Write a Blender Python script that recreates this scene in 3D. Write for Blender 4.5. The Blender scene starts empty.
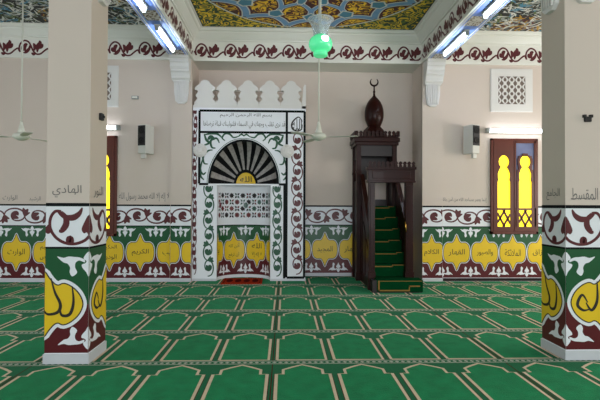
import bpy, bmesh, math, random
from math import sin, cos, pi, radians, sqrt
from mathutils import Vector, Matrix
random.seed(7)
S = bpy.context.scene
C = S.collection

# ------------------------------------------------------------------ camera, world, light, exposure
YAW, EYE, FPX = radians(1.9), 1.6, 450.0
cam = bpy.data.cameras.new('camera')
cam.sensor_width = 36.0
cam.lens = FPX / 600 * 36
cam.clip_end = 200
cam_o = bpy.data.objects.new('camera', cam); C.objects.link(cam_o)
cam_o.matrix_world = (Matrix.Translation((0, 0, EYE)) @ Matrix.Rotation(-YAW, 4, 'Z')
                      @ Matrix.Rotation(radians(90 + 0.76), 4, 'X') @ Matrix.Rotation(radians(0.23), 4, 'Z'))
S.camera = cam_o

world = bpy.data.worlds.new('world'); S.world = world; world.use_nodes = True
bg = world.node_tree.nodes['Background']
bg.inputs[0].default_value = (0.62, 0.78, 1.0, 1); bg.inputs[1].default_value = 0.35

def area(name, loc, rot, sx, sy, power, col):
    l = bpy.data.lights.new(name, 'AREA'); l.shape = 'RECTANGLE'; l.size = sx; l.size_y = sy
    l.energy = power; l.color = col
    o = bpy.data.objects.new(name, l); C.objects.link(o); o.location = loc
    o.rotation_euler = rot
    return o
# daylight through the open doors at the rear of the hall; the two side fill lights are added, no windows stand there
area('rear_door_daylight', (1.6, -10.5, 2.0), (radians(100), 0, 0), 9.0, 3.6, 480, (0.94, 0.97, 1.0))
area('side_fill_light', (8.8, 5.6, 2.2), (0, radians(102), 0), 2.2, 6.5, 190, (1.0, 0.95, 0.89))
area('side_fill_light', (-8.3, 3.5, 2.2), (0, radians(-102), 0), 2.2, 6.0, 75, (0.85, 0.93, 1.0))

S.view_settings.view_transform = 'Standard'
S.view_settings.look = 'None'
S.view_settings.gamma = 1.0
S.view_settings.use_curve_mapping = False
S.view_settings.exposure = 1.0

def at(px, py, Y):
    """the point of the plane y = Y that stands at this place of the photograph"""
    xc = (px - 300) / FPX
    dx, dy = sin(YAW) + xc * cos(YAW), cos(YAW) - xc * sin(YAW)
    dz = (206 + .004 * (px - 300) - py) / FPX
    return Vector((dx * Y / dy, Y, EYE + dz * Y / dy))

# ------------------------------------------------------------------ materials
def lin(c):
    f = lambda v: v / 12.92 if v <= .04045 else ((v + .055) / 1.055) ** 2.4
    return tuple(f(v / 255) for v in c) + (1,)
def mat(name, rgb, rough=.6, var=.12, scale=6, bump=0, metal=0, spec=.4, rgb2=None, coat=0, sheen=0):
    m = bpy.data.materials.new(name); m.use_nodes = True
    nt = m.node_tree; b = nt.nodes['Principled BSDF']
    b.inputs['Roughness'].default_value = rough; b.inputs['Metallic'].default_value = metal
    b.inputs['Specular IOR Level'].default_value = spec
    if sheen: b.inputs['Sheen Weight'].default_value = sheen; b.inputs['Sheen Roughness'].default_value = .5; b.inputs['Sheen Tint'].default_value = (.55, .9, .72, 1)
    if coat: b.inputs['Coat Weight'].default_value = coat
    tc = nt.nodes.new('ShaderNodeTexCoord'); n = nt.nodes.new('ShaderNodeTexNoise')
    n.inputs['Scale'].default_value = scale; n.inputs['Detail'].default_value = 4
    nt.links.new(tc.outputs['Object'], n.inputs['Vector'])
    mx = nt.nodes.new('ShaderNodeMix'); mx.data_type = 'RGBA'
    a = lin(rgb); c2 = lin(rgb2) if rgb2 else tuple(v * (1 - var) for v in a[:3]) + (1,)
    mx.inputs[6].default_value = a; mx.inputs[7].default_value = c2
    nt.links.new(n.outputs['Fac'], mx.inputs[0]); nt.links.new(mx.outputs[2], b.inputs['Base Color'])
    if bump:
        n2 = nt.nodes.new('ShaderNodeTexNoise'); n2.inputs['Scale'].default_value = scale * 12
        nt.links.new(tc.outputs['Object'], n2.inputs['Vector'])
        bp = nt.nodes.new('ShaderNodeBump'); bp.inputs['Strength'].default_value = bump; bp.inputs['Distance'].default_value = .01
        nt.links.new(n2.outputs['Fac'], bp.inputs['Height']); nt.links.new(bp.outputs[0], b.inputs['Normal'])
    return m
def emit(name, rgb, strength):
    m = bpy.data.materials.new(name); m.use_nodes = True
    b = m.node_tree.nodes['Principled BSDF']
    b.inputs['Base Color'].default_value = lin(rgb)
    b.inputs['Emission Color'].default_value = lin(rgb); b.inputs['Emission Strength'].default_value = strength
    return m
def curly(name, dark, bright, scale=9, bands=3.0, mid=None):
    """paint with small curling strokes of a second colour"""
    m = bpy.data.materials.new(name); m.use_nodes = True
    nt = m.node_tree; b = nt.nodes['Principled BSDF']; b.inputs['Roughness'].default_value = .6
    tc = nt.nodes.new('ShaderNodeTexCoord'); n = nt.nodes.new('ShaderNodeTexNoise')
    n.inputs['Scale'].default_value = scale; n.inputs['Detail'].default_value = 1.5; n.inputs['Distortion'].default_value = .8
    nt.links.new(tc.outputs['Object'], n.inputs['Vector'])
    mu = nt.nodes.new('ShaderNodeMath'); mu.operation = 'MULTIPLY'; mu.inputs[1].default_value = bands * 2
    fr = nt.nodes.new('ShaderNodeMath'); fr.operation = 'FRACT'
    nt.links.new(n.outputs['Fac'], mu.inputs[0]); nt.links.new(mu.outputs[0], fr.inputs[0])
    r = nt.nodes.new('ShaderNodeValToRGB'); r.color_ramp.interpolation = 'CONSTANT'
    r.color_ramp.elements[0].color = lin(dark); r.color_ramp.elements[1].position = .42; r.color_ramp.elements[1].color = lin(bright)
    if mid:
        e = r.color_ramp.elements.new(.82); e.color = lin(mid)
    nt.links.new(fr.outputs[0], r.inputs[0]); nt.links.new(r.outputs[0], b.inputs['Base Color'])
    return m

M = {}
M['wall'] = mat('cream_wall_paint', (209, 194, 183), .7, .05, 2, .03)
M['plaster'] = mat('white_plaster', (226, 224, 216), .65, .04, 3)
M['bracket'] = mat('white_bracket_plaster', (220, 216, 213), .55, .04, 5)
M['white'] = mat('white_wall_paint', (232, 233, 239), .5, .05, 5)
M['line'] = mat('black_line_paint', (10, 16, 18), .65, .2, 8, spec=.15)
M['maroon'] = mat('maroon_paint', (92, 20, 28), .4, .2, 6)
M['scroll'] = mat('brown_scroll_paint', (94, 32, 38), .45, .25, 8)
M['green'] = mat('green_paint', (22, 86, 48), .4, .2, 6)
M['deep_green'] = mat('dark_green_scroll_paint', (28, 84, 58), .45, .25, 8)
M['yellow'] = mat('yellow_paint', (236, 196, 34), .4, .12, 5)
M['ink'] = mat('black_lettering_paint', (40, 34, 30), .5, .2, 9)
M['ink2'] = mat('grey_lettering_paint', (84, 80, 78), .5, .2, 9)
M['ink3'] = mat('faded_lettering_paint', (112, 108, 106), .5, .2, 9)
M['marble'] = mat('white_skirting_stone', (206, 208, 214), .3, .12, 9)
M['blue'] = mat('blue_soffit_paint_and_glare', (112, 146, 224), .5, .15, 7)  # blue paint, lightened to hold the glare of the tubes
M['soffit'] = curly('painted_soffit_scrollwork', (104, 84, 60), (206, 200, 196), 9, 2.5)
M['carpet'] = mat('green_carpet_pile', (14, 150, 92), 1.0, .3, 7, .8, spec=.02, rgb2=(8, 96, 58), sheen=.12)
M['carpet_dark'] = mat('dark_green_carpet_pile', (10, 104, 64), 1.0, .25, 9, .4, spec=.02, sheen=.12)
M['tan'] = mat('tan_carpet_line', (232, 212, 186), 1.0, .25, 14, spec=.02)
M['rust'] = mat('red_carpet_line', (84, 40, 32), 1.0, .25, 14, spec=.02)
M['bead'] = mat('grey_carpet_beads', (190, 196, 182), 1.0, .25, 14, spec=.02)
M['wood'] = mat('dark_polished_wood', (50, 17, 11), .34, .5, 5, rgb2=(25, 9, 7), coat=.04, spec=.15)
M['wood_dark'] = mat('darker_wood', (28, 12, 10), .4, .4, 5)
M['win_wood'] = mat('brown_window_wood', (98, 38, 22), .35, .4, 5)
M['stair'] = mat('green_stair_carpet', (6, 62, 32), 1.0, .3, 10, .3, spec=.02)  # shade on the steps put into this darker green
M['gold'] = mat('gold_carpet_trim', (140, 106, 56), .9, .2, 12, spec=.1)
M['brass'] = mat('brass', (190, 150, 70), .3, .1, 9, metal=1)
M['rug'] = mat('red_rug_pile', (190, 62, 28), 1.0, .4, 24, .4, rgb2=(120, 30, 22), spec=.02)
M['rug_line'] = mat('dark_rug_pattern', (84, 22, 20), 1.0, .3, 20, spec=.02)
M['fan'] = mat('off_white_enamel', (206, 205, 192), .4, .05, 5)
M['grey'] = mat('grey_plastic', (150, 152, 150), .5, .08, 6)
M['pale'] = mat('pale_grey_plastic', (204, 201, 194), .5, .06, 6)
M['black'] = mat('black_plastic', (22, 20, 22), .5, .2, 8)
M['cone'] = mat('speaker_cone', (8, 8, 9), .7, .2, 8)
M['tube'] = emit('lit_fluorescent_tube', (236, 244, 255), 5)
M['beam_tube'] = emit('lit_beam_tube', (226, 240, 255), 17)
M['yglass'] = emit('backlit_glow_yellow_glass', (255, 224, 34), .92)  # daylight behind the panes put in as the glass's own glow
M['blueglass'] = mat('bluish_window_glass', (140, 150, 186), .1, .3, 3, rgb2=(96, 96, 130))
M['dome_black'] = mat('black_voussoir_paint', (12, 13, 17), .6, .3, 7, spec=.15)
M['dome_grey'] = mat('marbled_grey_voussoir_paint', (196, 190, 184), .4, .3, 14, rgb2=(92, 88, 90))
M['red_hole'] = mat('red_lattice_glass', (104, 18, 26), .3, .2, 9)
M['green_hole'] = mat('green_lattice_glass', (24, 78, 62), .3, .2, 9)
M['dark_hole'] = mat('dark_lattice_gap', (36, 26, 30), .6, .2, 9)
M['vent_gap'] = mat('shaded_vent_gap', (120, 104, 96), .7, .2, 9)
M['c_green'] = curly('green_yellow_arabesque', (40, 62, 30), (240, 200, 36), 4.8, 3, (92, 116, 30))
M['c_red'] = curly('maroon_yellow_arabesque', (66, 16, 12), (250, 200, 36), 4.8, 3, (150, 84, 20))
M['c_blue'] = mat('ceiling_blue_paint', (126, 172, 218), .6, .3, 8)
M['c_white'] = mat('ceiling_outline_paint', (222, 222, 216), .6, .1, 8)
M['c_dark'] = mat('ceiling_dark_paint', (38, 40, 38), .6, .3, 8)
M['c_teal'] = mat('ceiling_teal_paint', (84, 146, 176), .6, .3, 8)
M['c_grey'] = mat('ceiling_grey_paint', (158, 166, 164), .6, .2, 8)
M['c_olive'] = mat('ceiling_olive_paint', (96, 112, 52), .6, .3, 8)
M['c_gold'] = mat('ceiling_gold_paint', (196, 150, 40), .6, .3, 8)
M['c_maroon'] = mat('ceiling_maroon_paint', (92, 30, 40), .6, .3, 8)
g = bpy.data.materials.new('clear_lamp_glass'); g.use_nodes = True
gb = g.node_tree.nodes['Principled BSDF']; gb.inputs['Transmission Weight'].default_value = .75; gb.inputs['Roughness'].default_value = .15
gb.inputs['Base Color'].default_value = (.8, .85, .9, 1); gb.inputs['IOR'].default_value = 1.15
M['glass'] = g
g = bpy.data.materials.new('lit_green_glass'); g.use_nodes = True
gb = g.node_tree.nodes['Principled BSDF']
gb.inputs['Base Color'].default_value = lin((110, 226, 170)); gb.inputs['Roughness'].default_value = .15
gb.inputs['Emission Color'].default_value = lin((60, 226, 140)); gb.inputs['Emission Strength'].default_value = .24
M['green_glass'] = g
M['globe_highlight'] = emit('glowing_highlight', (220, 255, 236), 7)

# ------------------------------------------------------------------ mesh helpers
def link(name, bm, mats, parent=None, smooth=False, loc=(0, 0, 0)):
    me = bpy.data.meshes.new(name)
    bmesh.ops.recalc_face_normals(bm, faces=bm.faces[:])
    bm.to_mesh(me); bm.free()
    for m in (mats if isinstance(mats, (list, tuple)) else [mats]): me.materials.append(M[m] if isinstance(m, str) else m)
    if smooth:
        for p in me.polygons: p.use_smooth = True
    o = bpy.data.objects.new(name, me); C.objects.link(o); o.location = loc
    if parent: o.parent = parent
    return o
def box(bm, x0, x1, y0, y1, z0, z1, bevel=0, mi=0):
    vs = [bm.verts.new((x, y, z)) for z in (z0, z1) for y in (y0, y1) for x in (x0, x1)]
    fs = [bm.faces.new([vs[i] for i in q]) for q in ((0, 1, 3, 2), (4, 6, 7, 5), (0, 4, 5, 1), (2, 3, 7, 6), (0, 2, 6, 4), (1, 5, 7, 3))]
    for f in fs: f.material_index = mi
    if bevel:
        es = list({e for f in fs for e in f.edges})
        bmesh.ops.bevel(bm, geom=es, offset=bevel, segments=2, affect='EDGES', profile=.5)
def boxes(name, lst, m, parent=None, bevel=0):
    bm = bmesh.new()
    for b in lst: box(bm, *b, bevel=bevel)
    return link(name, bm, m, parent)
def prism(bm, pts, f, d0, d1, mi=0):
    """polygon pts=(u,v) extruded between depths; f(u, v, d) -> 3D"""
    a = [bm.verts.new(f(u, v, d0)) for u, v in pts]; b = [bm.verts.new(f(u, v, d1)) for u, v in pts]
    fs = [bm.faces.new(a), bm.faces.new(b)]
    n = len(pts)
    for i in range(n): fs.append(bm.faces.new((a[i], a[(i + 1) % n], b[(i + 1) % n], b[i])))
    for q in fs: q.material_index = mi
def lathe(bm, prof, segs=20, cx=0, cy=0, mi=0):
    rings = []
    for r, z in prof:
        rings.append([bm.verts.new((cx + r * cos(2 * pi * k / segs), cy + r * sin(2 * pi * k / segs), z)) for k in range(segs)] if r > 1e-5 else [bm.verts.new((cx, cy, z))])
    for a, b in zip(rings, rings[1:]):
        for k in range(segs):
            k2 = (k + 1) % segs
            q = [a[k % len(a)], a[k2 % len(a)], b[k2 % len(b)], b[k % len(b)]]
            q = list(dict.fromkeys(q))
            if len(q) > 2: bm.faces.new(q).material_index = mi
    for r in (rings[0], rings[-1]):
        if len(r) > 2: bm.faces.new(r).material_index = mi
def tube(bm, pts, r, segs=8, mi=0):
    pts = [Vector(p) for p in pts]; rings = []
    for i, p in enumerate(pts):
        t = (pts[min(i + 1, len(pts) - 1)] - pts[max(i - 1, 0)]).normalized()
        a = t.orthogonal().normalized() if i == 0 else (a - t * a.dot(t)).normalized()
        b = t.cross(a); rr = r[i] if isinstance(r, (list, tuple)) else r
        rings.append([bm.verts.new(p + rr * (a * cos(2 * pi * k / segs) + b * sin(2 * pi * k / segs))) for k in range(segs)])
    for A, B in zip(rings, rings[1:]):
        for k in range(segs): bm.faces.new((A[k], A[(k + 1) % segs], B[(k + 1) % segs], B[k])).material_index = mi
    for R in (rings[0], rings[-1]): bm.faces.new(R).material_index = mi
def tag(o, label=None, cat=None, group=None, kind=None):
    if label: o['label'] = label
    if cat: o['category'] = cat
    if group: o['group'] = group
    if kind: o['kind'] = kind
    return o
def thing(name, label, cat, loc=(0, 0, 0), rz=0, group=None):
    o = bpy.data.objects.new(name, None); C.objects.link(o); o.location = loc; o.rotation_euler = (0, 0, rz)
    o.empty_display_size = .1
    return tag(o, label, cat, group)
def struct(o): return tag(o, kind='structure')
def copy_tree(o, parent=None):
    c = o.copy(); C.objects.link(c)
    if parent: c.parent = parent
    for ch in [x for x in o.children]: copy_tree(ch, c)
    return c

# ------------------------------------------------------------------ paint: flat shapes lying on a surface
def clip_half(poly, ax, v, keep_less):
    out = []
    for i in range(len(poly)):
        a, b = poly[i], poly[(i + 1) % len(poly)]
        ia = (a[ax] <= v) if keep_less else (a[ax] >= v); ib = (b[ax] <= v) if keep_less else (b[ax] >= v)
        if ia: out.append(a)
        if ia != ib:
            t = (v - a[ax]) / (b[ax] - a[ax]); out.append((a[0] + t * (b[0] - a[0]), a[1] + t * (b[1] - a[1])))
    return out
def clip(poly, s0, s1, z0=None, z1=None):
    p = clip_half(clip_half(poly, 0, s0, False), 0, s1, True) if poly else []
    if p and z0 is not None: p = clip_half(p, 1, z0, False)
    if p and z1 is not None: p = clip_half(p, 1, z1, True)
    return p
def spline(ctrl, n=5, closed=False):
    out = []; N = len(ctrl)
    for i in range(N if closed else N - 1):
        p = [ctrl[(i + k) % N] if closed else ctrl[max(0, min(N - 1, i + k))] for k in (-1, 0, 1, 2)]
        for j in range(n):
            t = j / n
            out.append(tuple(.5 * (2 * p[1][d] + (p[2][d] - p[0][d]) * t + (2 * p[0][d] - 5 * p[1][d] + 4 * p[2][d] - p[3][d]) * t * t
                                   + (3 * p[1][d] - p[0][d] - 3 * p[2][d] + p[3][d]) * t ** 3) for d in (0, 1)))
    if not closed: out.append(tuple(ctrl[-1][:2]))
    return out
def offset(poly, d):
    A = sum(a[0] * b[1] - b[0] * a[1] for a, b in zip(poly, poly[1:] + poly[:1]))
    sg = 1 if A > 0 else -1; out = []
    for i in range(len(poly)):
        a, b = Vector(poly[i - 1]), Vector(poly[(i + 1) % len(poly)])
        t = (b - a); t = t.normalized() if t.length > 1e-9 else Vector((1, 0))
        out.append((poly[i][0] + sg * t.y * d, poly[i][1] - sg * t.x * d))
    return out
class Paint:
    def __init__(self, rect=None): self.items = []; self.rect = rect; self.seq = 0
    def poly(self, pts, m, layer=1):
        if self.rect: pts = clip(pts, *self.rect)
        if len(pts) > 2: self.items.append((pts, m, layer))
    def rect4(self, s0, s1, z0, z1, m, layer=1): self.poly([(s0, z0), (s1, z0), (s1, z1), (s0, z1)], m, layer)
    def ribbon(self, pts, w, m, layer=2):
        n = len(pts); L, R = [], []
        self.seq += 1; layer = layer + (self.seq % 12) * .06      # overlapping strokes lie one over the other
        for i in range(n):
            a, b = pts[max(i - 1, 0)], pts[min(i + 1, n - 1)]
            tx, ty = b[0] - a[0], b[1] - a[1]; l = sqrt(tx * tx + ty * ty) or 1
            ww = (w(i / (n - 1)) if callable(w) else w) / 2
            L.append((pts[i][0] - ty / l * ww, pts[i][1] + tx / l * ww)); R.append((pts[i][0] + ty / l * ww, pts[i][1] - tx / l * ww))
        for i in range(n - 1): self.poly([L[i], L[i + 1], R[i + 1], R[i]], m, layer)
    def text(self, s, cx, cz, w, h, m, layer=4, keep=True):
        pol = text_polys(s)
        x0 = min(p[0] for q in pol for p in q); x1 = max(p[0] for q in pol for p in q)
        y0 = min(p[1] for q in pol for p in q); y1 = max(p[1] for q in pol for p in q)
        kx, ky = w / (x1 - x0), h / (y1 - y0)
        for q in pol: self.poly([(cx + (p[0] - (x0 + x1) / 2) * kx, cz + (p[1] - (y0 + y1) / 2) * ky) for p in q], m, layer)
    def build(self, name, f, parent=None, cuts=None, step=.0012):
        ms = list(dict.fromkeys(i[1] for i in self.items)); bm = bmesh.new()
        for pts, m, layer in self.items:
            pieces = [pts]
            if cuts: pieces = [p for p in (clip(pts, a, b) for a, b in zip(cuts, cuts[1:])) if len(p) > 2]
            for p in pieces:
                q = []
                for v in p:
                    if not q or (abs(v[0] - q[-1][0]) + abs(v[1] - q[-1][1])) > 1e-6: q.append(v)
                if len(q) > 2 and abs(q[0][0] - q[-1][0]) + abs(q[0][1] - q[-1][1]) < 1e-6: q.pop()
                if len(q) < 3: continue
                bm.faces.new([bm.verts.new(f(s, z, layer * step)) for s, z in q]).material_index = ms.index(m)
        me = bpy.data.meshes.new(name); bm.to_mesh(me); bm.free()
        for m in ms: me.materials.append(M[m])
        o = bpy.data.objects.new(name, me); C.objects.link(o)
        if parent: o.parent = parent
        return o

# Arabic letters joined by hand: isolated, final, initial, medial
_R = {'ا': 0xFE8D, 'أ': 0xFE83, 'إ': 0xFE87, 'آ': 0xFE81, 'د': 0xFEA9, 'ذ': 0xFEAB, 'ر': 0xFEAD, 'ز': 0xFEAF, 'و': 0xFEED, 'ى': 0xFEEF, 'ة': 0xFE93, 'ء': 0xFE80}
_D = {'ب': 0xFE8F, 'ت': 0xFE95, 'ث': 0xFE99, 'ج': 0xFE9D, 'ح': 0xFEA1, 'خ': 0xFEA5, 'س': 0xFEB1, 'ش': 0xFEB5, 'ص': 0xFEB9, 'ض': 0xFEBD, 'ط': 0xFEC1, 'ظ': 0xFEC5,
      'ع': 0xFEC9, 'غ': 0xFECD, 'ف': 0xFED1, 'ق': 0xFED5, 'ك': 0xFED9, 'ل': 0xFEDD, 'م': 0xFEE1, 'ن': 0xFEE5, 'ه': 0xFEE9, 'ي': 0xFEF1, 'ئ': 0xFE89}
def shape(s):
    out = []; i = 0; prev = False
    while i < len(s):
        c = s[i]
        if c == 'ل' and i + 1 < len(s) and s[i + 1] == 'ا':
            out.append(chr(0xFEFC if prev else 0xFEFB)); prev = False; i += 2; continue
        nx = i + 1 < len(s) and (s[i + 1] in _R and s[i + 1] != 'ء' or s[i + 1] in _D)
        if c in _D: out.append(chr(_D[c] + (3 if prev and nx else 1 if prev else 2 if nx else 0))); prev = True
        elif c in _R: out.append(chr(_R[c] + (1 if prev and c != 'ء' else 0))); prev = False
        else: out.append(c); prev = False
        i += 1
    return ''.join(reversed(out))
_tc = {}
def text_polys(s):
    if s in _tc: return _tc[s]
    cu = bpy.data.curves.new('lettering', 'FONT'); cu.body = shape(s); cu.resolution_u = 2
    o = bpy.data.objects.new('lettering', cu); C.objects.link(o)
    bpy.context.view_layer.update()
    me = bpy.data.meshes.new_from_object(o.evaluated_get(bpy.context.evaluated_depsgraph_get()))
    pol = [[tuple(me.vertices[v].co[:2]) for v in p.vertices] for p in me.polygons]
    bpy.data.objects.remove(o); bpy.data.meshes.remove(me); bpy.data.curves.remove(cu)
    _tc[s] = pol
    return pol

# ------------------------------------------------------------------ painted ornament
def vine(P, s0, s1, zc, hgt, L, m, w=.02, layer=2, start=0, T=lambda u, v: (u, v)):
    """running scroll from s0 to s1: alternate arcs that curl in and end in a leaf"""
    a = hgt / 2; k = math.floor((s0 - start) / L)
    while start + k * L < s1:
        x0 = start + k * L; sg = 1 if k % 2 == 0 else -1
        cx = x0 + L / 2; rx = L * .5
        pts = []
        for j in range(13):                                   # main arc over (or under) the hollow
            t = pi - pi * j / 12; pts.append((cx + rx * cos(t), zc + sg * (a * sin(t) ** .8 * .92 - .10 * a)))
        for j in range(1, 11):                                # curls back in
            t = -pi * .72 * j / 10; q = 1 - .42 * j / 10
            pts.append((cx + rx * .12 * j / 10 + rx * q * cos(t), zc + sg * (a * .72 * q * sin(t) - .10 * a + a * .10 * j / 10)))
        P.ribbon([T(*p) for p in pts], lambda t: w * (1.35 - .7 * abs(t - .45)), m, layer)
        e = pts[-1]                                           # leaves at the heart of the curl
        for lf, g in (([e, (e[0] + rx * .10, e[1] + sg * a * .42), (e[0] + rx * .46, e[1] + sg * a * .62), (e[0] + rx * .62, e[1] + sg * a * .34)], 3.4),
                      ([e, (e[0] + rx * .30, e[1] + sg * a * .16), (e[0] + rx * .66, e[1] + sg * a * .02)], 2.6)):
            P.ribbon([T(*p) for p in spline(lf, 4)], lambda t: w * (.6 + g * sin(pi * t)), m, layer)
        q = (x0 + L, zc - sg * a * .10)                       # leaves where the arcs meet
        for dx, dz, g in ((.34, .86, 2.8), (-.16, .98, 2.4), (.52, .46, 1.8)):
            lf = spline([q, (q[0] + rx * dx * .3, q[1] + sg * a * dz * .55), (q[0] + rx * dx, q[1] + sg * a * dz)], 4)
            P.ribbon([T(*p) for p in lf], lambda t: w * (.5 + g * sin(pi * t)), m, layer)
        k += 1
def leaf_trio(P, s, z, k, kz, up, m='white', layer=3, wing=1.0):
    """white bud with a curling leaf at either side"""
    f = -1 if not up else 1
    B = [(0, .15), (.022, .10), (.055, .05), (.06, .015), (.03, .0), (.02, -.025), (.045, -.05), (.035, -.085), (0, -.13), (-.035, -.085), (-.045, -.05), (-.02, -.025), (-.03, .0), (-.06, .015), (-.055, .05), (-.022, .10)]
    P.poly([(s + 1.35 * u * k, z + f * v * kz) for u, v in spline(B, 3, True)], m, layer)
    lf = [(.05, -.01), (.11, -.03), (.155, -.005), (.16, .05), (.135, .10), (.165, .135), (.20, .145), (.225, .10), (.22, .05), (.25, .005), (.30, -.01), (.375, -.075), (.30, -.06), (.24, -.075), (.17, -.07), (.11, -.065), (.05, -.04)]
    for sg in (1, -1): P.poly([(s + sg * u * k * wing, z + f * v * kz) for u, v in spline(lf, 3, True)], m, layer)
MED = [(0, .965), (.10, .90), (.24, .835), (.36, .815), (.50, .835), (.70, .80), (.90, .72), (1.0, .61), (.90, .50), (.70, .42), (.50, .385), (.36, .405), (.24, .385), (.10, .32), (0, .255)]
def column_scroll(P, c, m='scroll'):
    """spade bud on the corner, a vine and two curling leaves to either side"""
    P.poly([(c + u, z) for u, z in spline([(0, 1.50), (.05, 1.42), (.075, 1.35), (.05, 1.31), (.02, 1.32), (0, 1.27), (-.02, 1.32), (-.05, 1.31), (-.075, 1.35), (-.05, 1.42)], 3, True)], m, 2)
    for sg in (1, -1):
        for q, w in (([(.0, 1.28), (.05, 1.235), (.14, 1.205), (.24, 1.215), (.33, 1.27), (.385, 1.36), (.385, 1.46), (.34, 1.53), (.28, 1.53)], lambda t: .03),
                     ([(.28, 1.53), (.235, 1.47), (.23, 1.40), (.27, 1.34), (.30, 1.335)], lambda t: .02 + .045 * sin(pi * t)),
                     ([(.31, 1.52), (.24, 1.475), (.16, 1.47), (.10, 1.51), (.07, 1.57)], lambda t: .012 + .05 * sin(pi * t)),
                     ([(.39, 1.40), (.41, 1.34), (.43, 1.32)], lambda t: .02 + .05 * sin(pi * t)),
                     ([(.16, 1.215), (.19, 1.255), (.22, 1.222)], lambda t: .02 + .05 * sin(pi * t))):
            P.ribbon(spline([(c + sg * u, z) for u, z in q], 5), w, m, 2)
def medallion(P, s, hw, words=None, big=False, grow=.04, lw=.012, m='yellow', k=1):
    half = spline(MED, 4)
    if not big: half = spline([(0, .99), (.09, .92), (.22, .845), (.36, .815), (.52, .815), (.72, .81), (.92, .75), (1.0, .61), (.92, .47), (.72, .41), (.52, .405), (.36, .405), (.22, .375), (.09, .30), (0, .23)])
    if big: half = [(u, .60 + (z - .61) * .90) for u, z in half]
    y = [(s + u * hw, z) for u, z in half] + [(s - u * hw, z) for u, z in reversed(half[1:-1])]
    P.poly(offset(y, grow), 'white', 4); P.poly(offset(y, lw), 'ink', 5); P.poly(y, m, 6)
    if words:
        n = len(words)
        for i, t in enumerate(words):
            wd = hw * ((1.25 if hw > .25 else .8) if n == 1 else 1.05); P.text(t, s, .61 + (.1 if n == 2 else 0) - .2 * i, wd, (.15 if n == 1 else .12), 'ink', 7)
def dado(P, s0, s1, period, centre, words=(), scroll_L=.42, scroll_start=0, top=True, k=.60, hw=.282, sc_w=.026, z_floor=.06):
    P.rect4(s0, s1, z_floor, 1.60, 'white', 1)
    if top:
        P.rect4(s0, s1, 1.583, 1.617, 'line', 2)
        if k < .8: vine(P, s0, s1, 1.375, .37, scroll_L, 'scroll', sc_w, 2, scroll_start)
    P.rect4(s0, s1, .60, 1.165, 'green', 2); P.rect4(s0, s1, 1.155, 1.175, 'line', 3)
    P.rect4(s0, s1, z_floor + .01, .60, 'maroon', 2)
    n0 = math.floor((s0 - centre) / period) - 1; n1 = math.ceil((s1 - centre) / period) + 1
    i = 0
    for n in range(n0, n1 + 1):
        c = centre + n * period
        leaf_trio(P, c + period / 2, 1.01 if k > .8 else 1.055, k * (.84 if k > .8 else 1), .90 if k > .8 else .8, False); leaf_trio(P, c + period / 2, .25 if k > .8 else .19, k * (.80 if k > .8 else 1), .82 if k > .8 else .8, True)
        if k > .8: column_scroll(P, c + period / 2)
        if s0 - hw < c < s1 + hw:
            w = None
            if words and s0 - .05 < c < s1 + .05: w = words[i % len(words)]; i += 1
            medallion(P, c, hw, w, k > .8, grow=.045 if k > .8 else .026)

# ------------------------------------------------------------------ the hall
XL, XR = -1.975, 2.94               # inner faces of the columns, beams and pilasters
CW = .43                         # their width
W1, W2 = 9.6, 10.3                # face of the front wall, back of the recess
ZB, ZC = 4.69, 5.32               # underside of the beams, ceiling
XA, XZ, YR = -8.5, 9.0, -11.0      # side walls, rear

f = bmesh.new(); box(f, XA - .2, XZ + .2, YR, W2 + .3, -.2, 0)
struct(link('floor', f, 'marble'))
w = struct(boxes('wall_left', [(XA, XL, W1, W2 + .3, 0, ZC)], 'wall'))
P = Paint((XA, XL - CW - .02)); 
dado(P, XA, XL - CW, .64, at(140.8, 250, W1).x, [['الكريم'], ['الرقيب'], ['القوي'], ['العزيز'], ['الوارث'], ['الرحيم', 'القدوس'], ['العظيم'], ['الحكيم', 'الودود']][::1], scroll_start=-2.5)
a = at(144, 197, W1); P.text('لا إله إلا الله محمد رسول الله', a.x, a.z, 1.04, .19, 'ink3', 2)
a = at(10, 198, W1); P.text('الوارث', a.x, a.z, .30, .12, 'ink3', 2)
a = at(35, 199, W1); P.text('الرشيد', a.x, a.z, .24, .11, 'ink3', 2)
P.build('painted_dado', lambda s, z, h: (s, W1 - h, z), w)
boxes('skirting', [(XA, XL - CW - .01, W1 - .025, W1, 0, .06)], 'marble', w)

w = struct(boxes('wall_right', [(XR, XZ, W1, W2 + .3, 0, ZC)], 'wall'))
P = Paint((XR + CW + .02, XZ))
dado(P, XR + CW, XZ, .615, at(456.5, 250, W1).x, [['القهار'], ['والصبور'], ['الملائكة'], ['الرزاق'], ['السميع'], ['البصير'], ['العدل'], ['اللطيف'], ['الخبير']], scroll_start=3.3)
a = at(456, 200, W1); P.text('إنما يعمر مساجد الله من آمن بالله واليوم الآخر', a.x, a.z, 1.34, .13, 'ink3', 2)
P.build('painted_dado', lambda s, z, h: (s, W1 - h, z), w)
boxes('skirting', [(XR + CW + .01, XZ, W1 - .025, W1, 0, .06)], 'wood_dark', w)

w = struct(boxes('wall_back', [(XL, XR, W2, W2 + .3, 0, ZB)], 'wall'))
P = Paint((XL, XR)); dado(P, XL, XR, .62, at(325, 250, W2).x, [['الوكيل'], ['الحميد'], ['الشهيد'], ['الرحمن'], ['المجيد'], ['القهار'], ['الحليم'], ['الغفور']], scroll_start=.1)
P.build('painted_dado', lambda s, z, h: (s, W2 - h, z), w)
boxes('skirting', [(XL, XR, W2 - .025, W2, 0, .06)], 'marble', w)

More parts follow.
